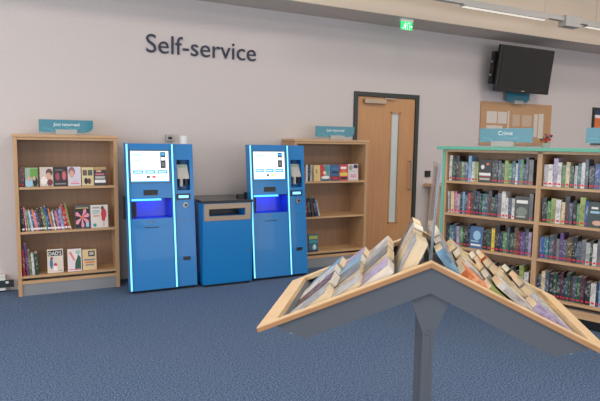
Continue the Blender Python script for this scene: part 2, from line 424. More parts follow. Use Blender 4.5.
def row_labels(cols, where, first_of_row):
    """what each spine stands between, so that every label points at one book"""
    out = []; used = {}
    for i, q in enumerate(cols):
        if i == 0: s = '%s spine at the left end of %s' % (q, where)
        elif i == len(cols)-1: s = '%s spine at the right end of %s' % (q, where)
        else: s = '%s spine between %s and %s spines on %s' % (q, cols[i-1], cols[i+1], where)
        out.append(s)
    for s in set(out):
        idx = [i for i, v in enumerate(out) if v == s]
        if len(idx) > 1:
            for i in idx: out[i] = '%s spine, %s book from the left on %s' % (cols[i], nth[i], where)
    return out
x = .038+lh[0]*math.sin(R(3))
lb = row_labels(lean_list, 'left bookcase middle shelf', x)
k = .385/(sum(lt)/math.cos(R(10))); la = [3, 5, 7]+[9]*20+[10, 11, 11]
for i, q in enumerate(lean_list):
    a = la[i]; t = lt[i]*k
    if i: x += max(0, lh[i]*math.sin(R(a))-lh[i]*math.sin(R(la[i-1])))
    shelf_book(F1, x, SZ[1], t, lh[i], .13, q, 'leaning '+lb[i], 'leaning books on the left bookcase middle shelf', lean=a, red=False)
    o = MB().box(-.0006, 0, .012, .03, .001, t-.001, M_WHITE).build('spine_label', bpy.data.objects[[ob.name for ob in COL.objects][-1]]) if t > .012 else None
    x += t/math.cos(R(a))+.0004
face_book(F1, u1(.432), SZ[1], .135, .225, .02, (70, 76, 84), [(rect(.04, .04, .96, .84), K)] +
    [([(.48, .48), (.48+.42*math.cos(t-.28), .46+.36*math.sin(t-.28)), (.48+.52*math.cos(t), .46+.44*math.sin(t)), (.48+.42*math.cos(t+.28), .46+.36*math.sin(t+.28))], LP) for t in [R(d) for d in (60, 150, 215, 275, 330, 18)]] +
    [(disc(.48, .48, .1, .07), OR), (rect(.72, .06, .92, .26), LB), (rect(.1, .86, .9, .89), YL)], 'black book with a large pink lily cover', G)
face_book(F1, u1(.575), SZ[1], .16, .222, .018, (214, 204, 196), [(disc(.75, .6, .16, .24), RD), (rect(.62, .3, .82, .62), RD), (disc(.68, .86, .09, .09), BR), (rect(.7, .06, .78, .3), SKIN), (disc(.22, .12, .1, .075), TL), (rect(.1, .7, .52, .76), c('aqua', 130, 186, 180)), (rect(.1, .62, .45, .66), c('aqua', 130, 186, 180)), (rect(.12, .5, .5, .54), OR), (rect(.12, .86, .5, .9), GY)], 'pale magazine style cover with a woman in a red dress', G)
# shelf 3
x = .038+.245*math.sin(R(2)); s3 = [('red', .018, .245, 2), ('purple', .02, .3, 4), ('khaki', .02, .235, 4), ('white', .022, .2, 3), ('dark green', .03, .205, 2)]
lb = row_labels([q[0] for q in s3], 'left bookcase bottom shelf', 0)
for i, (q, t, hh, a) in enumerate(s3):
    if i: x += max(0, hh*(math.sin(R(a))-math.sin(R(s3[i-1][3]))))
    shelf_book(F1, x, SZ[2], t, hh, .14, q, lb[i], 'upright books on the left bookcase bottom shelf', lean=a, red=False)
    x += t/math.cos(R(a))+.002
face_book(F1, u1(.18), SZ[2], .14, .225, .02, (214, 200, 184), [(rect(.05, .72, .95, .95), K), (disc(.25, .4, .1, .22), BL), (disc(.5, .28, .12, .14), RD), (rect(.4, .1, .6, .3), W_), (rect(.7, .07, .92, .1), GY), (disc(.27, .62, .08, .07), c('auburn', 130, 60, 44))], "white cover with DAD'S in bold on a black band", G, y0=.04, texts=[("DAD'S", .09, .75, .8, W_, .16)])
face_book(F1, u1(.358), SZ[2], .125, .215, .02, (222, 210, 212), [([(.5, .05), (.95, .05), (.95, .6), (.78, .75), (.55, .4)], DG), ([(.1, .85), (.25, .9), (.55, .5), (.45, .45)], c('coral', 226, 130, 110)), (disc(.75, .85, .18, .1), c('leaf_pale', 160, 190, 170)), (rect(.08, .06, .9, .1), PK)], 'white and green plant cover between the black banded and tan covers', G, y0=.04)
face_book(F1, u1(.492), SZ[2], .128, .2, .02, (214, 186, 140), [(rect(.42, .66, .88, .93), K), (rect(.5, .72, .8, .88), c('stone', 176, 172, 164)), (rect(.12, .46, .88, .54), GY), (rect(.18, .34, .84, .41), OR), (rect(.2, .22, .8, .28), GY)], 'tan cover with a black square at the right of the bottom shelf', G, y0=.04)

# bookcase 2
def u2(x): return x-X2
G2 = 'returned books on the right hand wall bookcase'
x = u2(2.845)
for q, t, hh, l in (('white', .03, .185, 'white spine at the left end of the top shelf beside the second kiosk'), ('dark red', .02, .18, 'dark red spine next to the white one, top shelf beside the second kiosk'), ('white', .026, .19, 'white spine left of the wide black spine on the top shelf beside the kiosk'), ('black', .028, .19, 'wide black spine on the top shelf beside the second kiosk'), ('pale grey', .03, .19, 'pale grey spine next to the cream book beside the second kiosk')):
    shelf_book(F2, x, SZ[0], t, hh, .13, q, l, G2, y0=.03, red=False); x += t+.0015
face_book(F2, u2(2.998), SZ[0], .088, .185, .025, (214, 186, 126), [(disc(.45, .66, .1, .06), BR), (rect(.3, .5, .62, .54), BR)], 'plain cream cover with a small brown emblem', G2, tilt=4)
face_book(F2, u2(3.092), SZ[0], .128, .19, .022, (110, 140, 146), [([(0, .2), (.45, .3), (.5, .8), (.2, 1), (0, 1)], RD), (disc(.68, .72, .26, .2), TL), (disc(.5, .22, .42, .1), W_), (rect(.1, .02, .9, .1), NV), (disc(.4, .5, .18, .12), CR)], 'red and teal cover with white scroll at its foot', G2, tilt=4)
face_book(F2, u2(3.226), SZ[0], .116, .188, .022, (40, 90, 140), [(rect(0, .04, 1, .3), c('brick', 130, 44, 46)), (rect(.1, .48, .9, .58), K), (rect(.1, .7, .9, .8), BL), (rect(.2, .12, .8, .2), RD)], 'blue cover above a brick red foot', G2, tilt=4)
face_book(F2, u2(3.348), SZ[0], .112, .19, .022, (196, 66, 76), [(rect(0, .3, 1, .5), YL), (rect(.15, .72, .85, .86), W_), (rect(.1, .08, .9, .22), K), (disc(.5, .6, .25, .1), OR)], 'red cover with a yellow band on the top shelf near the door', G2, tilt=4)
face_book(F2, u2(3.468), SZ[0], .14, .195, .022, (212, 196, 200), [(disc(.25, .78, .2, .16), c('sage2', 140, 150, 120)), (disc(.75, .85, .24, .12), NV), (rect(.2, .3, .8, .36), PK), (rect(.2, .2, .8, .25), PK), (rect(.2, .55, .9, .58), LB)], 'pale pink and white cover at the right end of the top shelf near the door', G2, tilt=4)
x = u2(2.865); s2 = [('maroon', .03, .225, 2), ('dark red', .026, .225, 4), ('black', .032, .225, 6), ('charcoal', .03, .22, 9), ('navy', .03, .22, 11), ('pale grey', .02, .19, 14)]
lb = row_labels([q[0] for q in s2], 'middle shelf beside second kiosk', 0)
for i, (q, t, hh, a) in enumerate(s2):
    if i: x += max(0, hh*(math.sin(R(a))-math.sin(R(s2[i-1][3]))))
    shelf_book(F2, x, SZ[1], t, hh, .14, q, 'leaning '+lb[i], 'leaning books on the right hand wall bookcase', lean=a, red=False); x += t/math.cos(R(a))+.004
face_book(F2, u2(2.95), SZ[2], .125, .205, .02, (36, 96, 110), [(rect(.05, .72, .95, .92), c('lemon', 150, 168, 84)), (rect(.05, .5, .95, .66), TL), (disc(.6, .25, .22, .16), LB), (disc(.62, .3, .1, .13), W_), (rect(0, 0, 1, .12), NV)], 'teal cover with lemon title alone on the bottom shelf near the door', G2, tilt=5)

# ------------------------------------------------------------------ header signs
def swoosh_sign(mx, w_, h_, text, label, group='teal header signs', cut=True, tw=.45, clipx=None, clip_w=.19, off=.0, sway=True, tpos=None):
    t = thing('header_sign', (0, 0, 0), label, 'sign', group); t.matrix_basis = mx
    pts = [(0, 0)]
    if cut: pts += [(w_*.80, 0)] + [(w_*.80+w_*.2*math.sin(R(d)), h_*.42*(1-math.cos(R(d)))) for d in (25, 45, 65, 90)]
    else: pts += [(w_, 0)]
    pts += [(w_, h_), (0, h_)]
    m = MB().prism(pts, lambda a, b, h: (a, -h, b+off), -.003, .003, M_TEAL)
    m.build('sign_board', t)
    # pale swirl lines printed on the board
    for (cx, cy, r, a0, a1) in ((w_*.12, -h_*.4, h_*.75, 20, 110), (w_*.62, h_*1.3, h_*1.05, 215, 290)):
        s = MB()
        for d in range(a0, a1, 10):
            q = [(cx+rr*math.cos(R(e)), cy+rr*math.sin(R(e))) for rr, e in ((r, d), (r, d+10), (r-.005, d+10), (r-.005, d))]
            if all(0 < a < w_ and .003 < b < h_ for a, b in q): s.prism(q, lambda a, b, h: (a, -h, b+off), .0031, .0036, M_TEAL2)
        if s.v: s.build('swirl_print', t)
    tx = (w_*(1-tw)/2 if tpos is None else tpos)
    text_obj('sign_text', text, w_*tw, M_WTXT, axes((tx, -.0034, h_*.52+off), (1, 0, 0), (0, 0, 1), (0, -1, 0)), t, .001) if text else None
    cx = w_*.5 if clipx is None else clipx
    MB().box(cx-clip_w/2, cx+clip_w/2, -.02, .016, .0, .05, M_LGREY).build('sign_clip', t, bevel=.002)
    return t
swoosh_sign(Matrix.Translation((.149, -.2, 1.501)), .475, .118, 'Just returned', 'teal sign reading Just returned on top of the left bookcase', tw=.48, clipx=.235, off=.022)
swoosh_sign(Matrix.Translation((3.05, -.25, 1.501)), .528, .125, 'Just returned', 'teal sign reading Just returned on the bookcase by the door', tw=.46, clipx=.29, off=.03)

# ------------------------------------------------------------------ kiosks
YB, YT, KH = -.65, -.49, 1.43
def yf(z): return YB+(YT-YB)*z/KH
def kiosk(x0, label, glyph):
    t = thing('self_service_kiosk', (x0, -.4, 0), label, 'kiosk', 'blue self-service kiosks')
    base = Vector((x0, -.4, 0))
    def hx(m, a, b, z0, z1, d0, mt, back=None, d1=None):
        """front face on the leaning plane set back by d0; back at constant world y or offset d1"""
        fy = lambda z: yf(z)+d0+.4
        by = (lambda z: back+.4) if back is not None else (lambda z: yf(z)+d1+.4)
        m.hexa([(a, fy(z0), z0), (b, fy(z0), z0), (b, by(z0), z0), (a, by(z0), z0), (a, fy(z1), z1), (b, fy(z1), z1), (b, by(z1), z1), (a, by(z1), z1)], mt)
        return m
    BK = -.352
    A0, A1, AZ0, AZ1 = .034, .426, .71, .906
    W = .452
    m = MB()
    SH = .10; AD = .16
    hx(m, 0, W, .03, AZ0, 0, M_BLUE, d1=SH); hx(m, 0, W, AZ1, KH, 0, M_BLUE, d1=SH)
    hx(m, 0, A0, AZ0, AZ1, 0, M_BLUE, d1=SH); hx(m, A1, W, AZ0, AZ1, 0, M_BLUE, d1=SH)
    hx(m, .1, W+.1, .03, KH-.06, AD+.004, M_BLUE2, BK); hx(m, .1, W+.1, .03, AZ0-.01, SH, M_BLUE2, d1=AD+.004); hx(m, .1, W+.1, AZ1+.01, KH-.06, SH, M_BLUE2, d1=AD+.004)
    m.build('cabinet_body', t)
    MB().box(.03, W+.19, -.2, .0, 0, .03, M_BLACK).build('plinth', t)
    m = MB(); hx(m, A0, A1, AZ0, AZ1, AD, M_NAVY, d1=AD+.004)
    hx(m, A0, A1, AZ0, AZ0+.004, .004, M_NAVY, d1=AD); hx(m, A0, A1, AZ1-.004, AZ1, .004, M_NAVY, d1=AD)
    hx(m, A0, A0+.004, AZ0+.004, AZ1-.004, .004, M_NAVY, d1=AD); hx(m, A1-.004, A1, AZ0+.004, AZ1-.004, .004, M_NAVY, d1=AD)
    al = m.build('book_alcove', t); al['label'] = 'blue lit recess for returned books'
    m = MB(); hx(m, A0+.012, A0+.29, AZ1-.024, AZ1-.008, .012, M_ALED, d1=.03); m.build('alcove_lamp', al)
    # light strips proud of the front
    for a in (.012, W-.01):
        m = MB(); hx(m, a-.008, a+.008, .035, KH-.006, -.006, M_STRIP, d1=.0); s = m.build('light_strip', t); s['label'] = 'glowing pale cyan light strip'
        m = MB(); hx(m, a-.012, a-.008, .032, KH-.004, -.008, M_BLUE2, d1=.0); hx(m, a+.008, a+.012, .032, KH-.004, -.008, M_BLUE2, d1=.0); m.build('strip_channel', s)
    # touch screen
    S0, S1, Z0, Z1 = .044, .404, 1.062, 1.358
    m = MB(); hx(m, S0-.012, S1+.012, Z0-.012, Z1+.012, -.004, mat('screen_bezel', (60, 90, 110), .3), d1=0); sc_ = m.build('touch_screen', t)
    m = MB(); hx(m, S0, S1, Z0, Z1, -.006, M_SCR, d1=-.0041)
    def q(a, b, c_, d, mt, k=1):
        hx(m, S0+(S1-S0)*a, S0+(S1-S0)*c_, Z0+(Z1-Z0)*b, Z0+(Z1-Z0)*d, -.006-.0008*k, mt, d1=-.006)
    q(.05, .84, .32, .9, M_SCL); q(.05, .68, .26, .72, M_SCL); q(.05, .6, .22, .63, M_SCL)
    q(.78, .44, .92, .97, M_SCK); q(.8, .86, .9, .94, M_SCB, 2); q(.8, .7, .9, .8, M_SCR, 2); q(.81, .5, .89, .64, GY, 2)
    for a in (.05, .37, .69): q(a, .27, a+.27, .38, M_SCB)
    for a in (.08, .40, .72): q(a, .31, a+.2, .335, M_SCR, 2)
    q(.4, .13, .49, .2, M_SCK); q(.55, .13, .64, .2, glyph)
    q(0, 0, 1, .035, M_SCB)
    for a in range(6): q(.1+a*.08, .05, .13+a*.08, .065, M_SCL)
    m.build('screen_display', sc_)
    # scanner window, slots, locks
    m = MB(); hx(m, .155, .290, .935, .986, -.003, M_BLACK, d1=.0); m.build('scanner_window', t)
    m = MB(); hx(m, .155, .292, .622, .63, -.002, M_BLACK, d1=.0); m.build('receipt_slot', t)
    m = MB(); hx(m, .01, W-.02, .642, .645, -.001, M_BLUE2, d1=0); hx(m, W+.002, W+.19, .704, .707, .011, M_BLUE2, d1=.012); m.build('door_seam', t)
    def lock(a, z, r, d=0, mt=M_CHROME, n='lock'):
        return MB().tube((a, yf(z)+.4+d, z), (a, yf(z)+.4+d-.008, z), r, mt, 16).build(n, t)
    lock(.215, .682, .011)
    lock(.552, .682, .010, .014)
    # payment column at the right
    P0, P1 = W+.004, .652
    R0, R1, RZ0, RZ1 = P0+.03, P1-.035, .973, 1.272
    m = MB()
    hx(m, P0, P1, .03, RZ0, .012, M_BLUE, d1=.14); hx(m, P0, P1, RZ1, KH-.002, .012, M_BLUE, d1=.14)
    hx(m, P0, R0, RZ0, RZ1, .012, M_BLUE, d1=.14); hx(m, R1, P1, RZ0, RZ1, .012, M_BLUE, d1=.14); hx(m, R0, R1, RZ0, RZ1, .1, M_BLUE2, d1=.14)
    pc = m.build('payment_column', t)
    m = MB(); a = .51
    m.hexa([(R0+.006, yf(1.1)+.4+.0, 1.085), (R1-.008, yf(1.1)+.4+.0, 1.085), (R1-.008, yf(1.1)+.4+.03, 1.085), (R0+.006, yf(1.1)+.4+.03, 1.085),
            (R0+.01, yf(1.1)+.4+.07, 1.225), (R1-.012, yf(1.1)+.4+.07, 1.225), (R1-.012, yf(1.1)+.4+.1, 1.225), (R0+.01, yf(1.1)+.4+.1, 1.225)], M_LGREY)
    ct = m.build('card_terminal', pc, bevel=.004)
    MB().box(R0+.03, R1-.03, yf(1.1)+.4+.054, yf(1.1)+.4+.07, 1.195, 1.214, mat('terminal_display', (130, 170, 140), .3)).build('terminal_display', t)
    m = MB().box(R0+.03, R0+.055, yf(1.0)+.4+.01, yf(1.0)+.4+.06, 1.01, 1.085, M_LGREY).box(R1-.055, R1-.03, yf(1.0)+.4+.01, yf(1.0)+.4+.06, 1.02, 1.085, M_BLACK)
    m.build('terminal_bracket', t)
    m = MB(); hx(m, R0-.012, R1-.005, .882, .94, .004, M_BLACK, d1=.012); cs = m.build('coin_panel', t)
    m = MB(); hx(m, R0+.008, R1-.025, .898, .924, .002, mat('panel_glow', (150, 210, 255), .3, emit=(90, 190, 255), es=1.6), d1=.004); m.build('coin_light', cs)
    m = MB().tube((.556, yf(.82)+.412, .828), (.556, yf(.82)+.398, .828), .028, M_CHROME, 18).tube((.561, yf(.82)+.398, .828), (.561, yf(.82)+.395, .828), .012, M_BLACK, 12)
    m.build('coin_dial', t)
    m = MB(); hx(m, .52, .592, .284, .318, .008, M_BLACK, d1=.0125); m.build('coin_return', t)
    o = MB().box(-.02, .1, -.06, .0, .70, .925, M_BLACK).build('side_speaker', t); o['label'] = 'black box on the left side of the cabinet'
    text_obj('maker_mark', 'self check', .05, M_BLUE2, axes((.21, yf(1.4)+.4-.0006, 1.394), (1, 0, 0), (0, 0, 1), (0, -1, 0)), t, .0005) if 0 else None
    # blue lamp inside the alcove
    ld = bpy.data.lights.new('alcove_light', 'AREA'); ld.energy = 1.1; ld.color = (.02, .22, 1); ld.shape = 'RECTANGLE'; ld.size = .3; ld.size_y = .06
    lo = bpy.data.objects.new('alcove_light', ld); COL.objects.link(lo); lo.parent = al; lo.location = (.22, yf(.9)+.4+.06, .9)
    return t
kiosk(.872, 'tall blue kiosk next to the left bookcase, glowing screen', M_SCR2)
kiosk(2.125, 'tall blue kiosk right of the low blue bin, glowing screen', M_SCY)
# metal clutter above the first kiosk
o = thing('wall_socket', (1.41, 0, 1.487), 'small grey socket box on the wall just above the first kiosk', 'socket')
MB().box(-.045, .045, -.035, -.001, -.03, .04, M_LGREY).build('socket_box', o, bevel=.003)
MB().box(-.02, .02, -.04, -.035, -.012, .014, M_BLACK).build('socket_hole', o)
o = thing('white_canister', (1.475, -.34, 1.4301), 'translucent white canister standing on top of the first kiosk', 'canister')
MB().tube((0, 0, 0), (0, 0, .07), .042, M_WHITEPL, 20, .04).build('canister_body', o)
MB().tube((0, 0, .07), (0, 0, .082), .043, M_WHITEPL, 20).build('canister_lid', o)

# low bin cabinet between the kiosks
t = thing('return_bin_cabinet', (1.833, -.4, 0), 'low blue return bin with black top between the two tall kiosks', 'bin')
bx0, bx1, by0, by1, bh = -.262, .262, -.275, .26, .85
sl = (1.635-1.835, 2.017-1.835, .718, .79)
m = MB()
m.box(bx0, bx1, by0, by1, .025, sl[2], M_BLUE).box(bx0, bx1, by0, by1, sl[3], bh, M_BLUE)
m.box(bx0, sl[0], by0, by1, sl[2], sl[3], M_BLUE).box(sl[1], bx1, by0, by1, sl[2], sl[3], M_BLUE)
m.box(sl[0], sl[1], by0+.2, by1, sl[2], sl[3], M_BLACK)
m.build('cabinet_body', t)
MB().box(bx0+.02, bx1-.02, by0+.02, by1, 0, .025, M_BLACK).build('plinth', t)
MB().box(bx0-.012, bx1+.004, by0-.014, by1+.02, bh, bh+.024, M_TOP).build('worktop', t, bevel=.003)
pz0, pz1 = .672, .842
m = MB()
m.box(bx0+.012, bx1-.02, by0-.006, by0, pz0, sl[2], M_STEEL).box(bx0+.012, bx1-.02, by0-.006, by0, sl[3], pz1, M_STEEL)
m.box(bx0+.012, sl[0], by0-.006, by0, sl[2], sl[3], M_STEEL).box(sl[1], bx1-.02, by0-.006, by0, sl[2], sl[3], M_STEEL)
m.build('steel_plate', t)
MB().box(bx0+.03, bx1-.012, by0-.004, by0, .04, .664, M_BLUE).build('bin_door', t, bevel=.002)
MB().tube((.213, by0-.004, .352), (.213, by0-.012, .352), .011, M_CHROME, 14).build('lock', t)
o = MB().box(2.03, 2.10, -.45, -.37, .8745, .905, M_BLACK).build('black_box'); tag(o, 'small black box on the bin top against the second kiosk', 'box')

# ------------------------------------------------------------------ crime bookcase (right, angled)
A3 = R(-69.7545); O3 = Vector((3.507, -1.9041, 0))
F3 = Matrix.Translation(O3) @ Matrix.Rotation(A3, 4, 'Z')
BZ = (1.130, .8286, .523, .2)
bw = .899; H3 = 1.447; D3 = .3; s = .03
bc = thing('crime_bookcase', tuple(O3), 'long oak bookcase with mint green edges full of crime books, on the right', 'bookcase', rz=A3)
LEN = 2*bw+.035
MB().box(0, .028, .0, D3, 0, H3-.03, M_MINT).build('end_panel', bc, bevel=.001)['label'] = 'mint green end panel'
for a in (.029, bw-.036, 2*bw-.03):
    MB().box(a, a+(.04 if a > .1 else .018), .004, D3, .0, H3-.031, M_WOOD).build('upright', bc)
MB().box(-.05, LEN+.02, -.03, D3+.02, H3-.028, H3, M_MINT).build('top_panel', bc, bevel=.002)['label'] = 'mint green top panel'
MB().box(.047, LEN, .004, D3, H3-.05, H3-.0285, M_WOODH).build('top_rail', bc)
bays = ((.048, bw-.037), (bw+.005, 2*bw-.031))
for a, b in bays:
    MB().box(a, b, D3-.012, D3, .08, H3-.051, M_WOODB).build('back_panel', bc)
    for z in BZ:
        MB().box(a, b, .004, D3-.012, z-.022, z, M_WOODH).build('shelf', bc, bevel=.001)
    MB().box(a, b, .004, .03, .085, .145, M_WOODH).build('bottom_rail', bc)
MB().box(.047, LEN, .05, .07, 0, .085, M_BLACK).build('plinth', bc)

random.seed(11)
pal = ['black', 'charcoal', 'navy', 'dark green', 'teal', 'grey', 'white', 'pale grey', 'slate', 'dark red', 'blue', 'green', 'purple', 'brown', 'cream', 'light blue', 'lilac', 'maroon', 'red', 'orange', 'yellow', 'lime']
wts = [16, 11, 10, 9, 6, 8, 9, 6, 9, 3, 5, 4, 4, 4, 4, 3, 3, 3, 2, 1.2, 1, 2]
names = ('top', 'second', 'third', 'bottom')
forced = {(0, 0): ['white', 'dark green', 'black', 'charcoal', 'green', 'slate', 'light blue', 'white', 'lime', 'FACE', 'black', 'black', 'slate', 'dark green', 'lime', 'green', 'teal', 'white', 'blue', 'green', 'navy', 'slate', 'grey', 'cream', 'navy', 'black', 'cream', 'charcoal'],
          (1, 0): ['pale grey', 'cream', 'pink', 'pale grey', 'black', 'light blue', 'slate', 'red', 'charcoal', 'black', 'navy', 'dark green', 'teal', 'slate', 'charcoal', 'dark green', 'navy', 'grey', 'white', 'white', 'slate', 'white', 'FACE', 'grey', 'white', 'charcoal', 'white'],
          (2, 0): ['black', 'teal', 'slate', 'lilac', 'green', 'black', 'black', 'FACE', 'black', 'dark green', 'yellow', 'black', 'navy', 'green', 'slate', 'dark green', 'brown', 'dark red', 'purple', 'slate', 'lilac', 'maroon', 'purple', 'dark green', 'white', 'slate', 'orange', 'white', 'red', 'purple'],
          (3, 0): None,
          (0, 1): ['pale grey', 'white', 'lilac', 'white', 'green', 'cream', 'dark green', 'pale grey', 'teal', 'white', 'slate', 'black', 'blue', 'khaki', 'slate', 'blue', 'red', 'white', 'blue', 'light blue', 'pale grey', 'green'],
          (1, 1): ['black', 'green', 'lime', 'white', 'cream', 'charcoal', 'slate', 'black', 'green', 'lime', 'blue', 'FACE', 'dark green', 'black', 'black', 'dark green', 'slate', 'black', 'teal'],
          (2, 1): ['blue', 'teal', 'slate', 'charcoal', 'grey', 'purple', 'slate', 'brown', 'black', 'slate', 'grey', 'pale grey', 'dark green', 'white', 'grey', 'white', 'teal', 'charcoal', 'slate', 'white'],
          (3, 1): ['navy', 'cream', 'slate', 'black', 'dark green', 'black', 'maroon', 'navy', 'dark green', 'charcoal', 'slate', 'dark green', 'maroon', 'black', 'white', 'navy', 'light blue', 'slate', 'purple', 'red', 'blue', 'black']}
FACES = {(0, 0): ((40, 42, 46), 'dark face-out cover with a pale title on the top crime shelf', [(rect(.1, .1, .9, .2), c('stone', 176, 172, 164)), (rect(.06, .3, .94, .42), W_), (disc(.3, .68, .14, .1), W_), (disc(.68, .82, .12, .07), OR), (rect(.1, .24, .9, .27), RD)]),
         (1, 0): ((60, 66, 62), 'smoky grey face-out cover on the second crime shelf', [(disc(.5, .35, .4, .2), c('smoke', 120, 126, 118)), (rect(.1, .7, .9, .84), W_), (rect(.15, .1, .8, .16), c('stone', 176, 172, 164))]),
         (2, 0): ((60, 96, 140), 'blue seascape face-out cover on the third crime shelf', [(disc(.55, .6, .3, .22), LB), (rect(.1, .12, .9, .2), W_), (rect(.1, .3, .7, .36), LB)]),
         (1, 1): ((40, 60, 60), 'dark teal face-out cover with a hand, right bay of the crime shelves', [(disc(.6, .18, .3, .1), SKIN), (rect(.15, .55, .7, .64), LB), (rect(.2, .72, .6, .8), W_)])}
for bi, (a, b) in enumerate(bays):
    end = b-.012 if bi == 0 else 1.56
    for si, z in enumerate(BZ):
        lst = forced[(si, bi)]; seq = []; x = a+.006
        where = '%s shelf, %s crime bay' % (names[si], ('left', 'right')[bi])
        i = 0
        while x < end-.03:
            q = lst[i] if lst and i < len(lst) else random.choices(pal, wts)[0]
            if q == 'FACE':
                seq.append((q, x, .12, .2, 0)); x += .124
            else:
                t = random.choice((.02, .024, .027, .03, .034, .038))
                hh = random.choice((.178, .18, .182, .198, .2, .205, .215, .232))
                ln = 0 if random.random() < .85 else 2
                if x+t > end: break
                x += hh*math.sin(R(ln)); seq.append((q, x, t, hh, ln)); x += t/math.cos(R(ln))+.0008
            i += 1
        lb = row_labels([('face-out' if q[0] == 'FACE' else q[0]) for q in seq], where, 0)
        for k_, (q, xx, t, hh, ln) in enumerate(seq):
            if q == 'FACE':
                base, l, art = FACES[(si, bi)]
                face_book(F3, xx, z, t, hh, .025, base, art, l, 'crime books', tilt=3, y0=.03)
            else:
                shelf_book(F3, xx, z, t, hh, .128, q, lb[k_], 'crime books', y0=.03+random.random()*.012, lean=ln)
# signs on it
def sign_on_F3(u, w_, text, label, tw):
    mx = F3 @ Matrix.Translation((u, .06, H3+.001))
    return swoosh_sign(mx, w_, .122, text, label, cut=False, tw=tw, clipx=w_*.46, clip_w=.2, off=.04)
sign_on_F3(.325, .47, 'Crime', 'teal sign reading Crime on the mint topped bookcase', .27)
sign_on_F3(1.205, .47, '', 'teal sign at the right edge of the photo on the mint bookcase', .27)
# little bunch of flowers behind the sign
fl = thing('flower_posy', tuple(F3 @ Vector((.87, .16, H3+.001))), 'small posy of red and blue flowers beside the Crime sign', 'flowers')
MB().tube((0, 0, 0), (0, 0, .04), .026, M_LGREY, 14, .032).build('flower_pot', fl)
random.seed(4)
fm = MB(); cols = [RD, PK, NV, OR, DG, RD]
for k in range(26):
    a = random.random()*2*PI; r = random.random()*.05; z = .045+random.random()*.065
    p = Vector((r*math.cos(a), r*math.sin(a), z)); mt = cols[k % 6]
    fm.tube(p-Vector((0, 0, .008)), p+Vector((0, 0, .008)), .004, mt, 8, .014)
fm.build('blossoms', fl)
sm = MB()
for k in range(7): sm.tube((0, 0, .03), (.03*math.cos(k), .03*math.sin(k), .09), .002, DG, 6)
sm.build('stems', fl)

# ------------------------------------------------------------------ wall things at the right
t = thing('pinboard', (6.58, -.001, 1.8), 'wooden pinboard with pale papers below the television', 'pinboard')
hw = .73
MB().box(-hw, hw, -.02, 0, -.33, .287, M_CORK).build('board_panel', t)
for (a, b, c0, d) in ((-.62, -.42, -.02, .15), (-.40, -.22, -.02, .15), (.35, .43, -.2, .14), (.45, .56, -.22, .15), (-.2, -.17, -.14, .17), (-.62, -.3, -.2, -.05), (-.1, .05, -.05, .12), (.1, .3, -.05, .12)):
    m_ = c('paper', 206, 196, 188) if a not in (-.1, .1) else c('faded', 192, 168, 146)
    MB().box(a, b, -.0215, -.02, c0, d, m_).build('paper_sheet', t)
t = thing('wall_poster', (8.55, -.001, 1.9), 'dark framed poster at the right edge of the wall', 'poster')
MB().box(-.25, .4, -.025, 0, -.4, .2, M_FRAME).build('poster_frame', t)
MB().box(-.21, .36, -.028, -.025, .08, .16, NV).box(-.21, .36, -.028, -.025, .03, .08, M_WHITE).box(-.21, .36, -.028, -.025, -.36, .03, OR).build('poster_print', t)
t = thing('header_sign', (6.28, -.06, 2.10), 'teal sign fixed to the wall directly under the television', 'sign', 'teal header signs')
MB().prism([(0, .02), (.08, 0), (.42, .0), (.48, .04), (.48, .13), (0, .13)], lambda a, b, h: (a, -h, b), -.003, .003, M_TEAL).build('sign_board', t)
MB().box(.16, .34, -.02, .06, -.03, .02, M_LGREY).build('sign_clip', t)
text_obj('sign_text', 'Graphics', .2, mat('dim_text', (120, 170, 185), .5), axes((.12, -.0034, .07), (1, 0, 0), (0, 0, 1), (0, -1, 0)), t, .001) if 0 else None

# television on bracket
ti = .119; tc_ = Vector((6.402, -.28, 2.522)); TW, TH = 1.068, .627
t = thing('television', tuple(tc_), 'black flat television tilted down on a wall bracket', 'television')
t.matrix_basis = Matrix.Translation(tc_) @ Matrix.Rotation(ti, 4, 'X')
MB().box(-TW/2, TW/2, -.0, .05, -TH/2, TH/2, M_BLACK).box(-TW/2+.05, TW/2-.05, .05, .085, -TH/2+.06, TH/2-.06, M_BLACK).build('casing', t, bevel=.006)
MB().box(-TW/2+.045, TW/2-.045, -.003, 0, -TH/2+.06, TH/2-.045, M_SCREEN).build('screen', t)
MB().box(-.03, .03, -.0025, 0, -TH/2+.02, -TH/2+.032, M_LGREY).build('maker_badge', t)
MB().box(-TW/2-.035, -TW/2+.1, .06, .12, -.22, .22, M_BLACK).build('side_connector_panel', t)
for k in range(3): MB().tube((-TW/2-.036, .09, -.1+k*.09), (-TW/2-.05, .09, -.1+k*.09), .012, mat('red_port', (120, 40, 40), .4) if k == 1 else M_LGREY, 10).build('plug', t)
MB().box(-.2, .2, .085, .24, -.15, .15, M_BLACK).build('wall_bracket', t)

# wall switch and ledge between door and crime shelves
o = thing('wall_switch', (4.93, -.001, 1.06), 'black switch box on the wall right of the door', 'switch')
MB().box(-.04, .045, -.02, 0, -.04, .045, M_BLACK).build('switch_box', o, bevel=.002)
MB().box(-.01, .012, -.026, -.02, -.015, .02, M_FRAME).build('rocker', o)
o = thing('side_table', (5.2, -.11, 0), 'narrow oak ledge table against the wall between door and crime shelves', 'table')
MB().box(-.33, .4, -.1, .1, .895, .93, M_WOODH).build('table_top', o, bevel=.002)
for a in (-.22, .33): MB().box(a-.02, a+.02, -.09, .09, 0, .895, M_WOOD).build('side_panel', o)

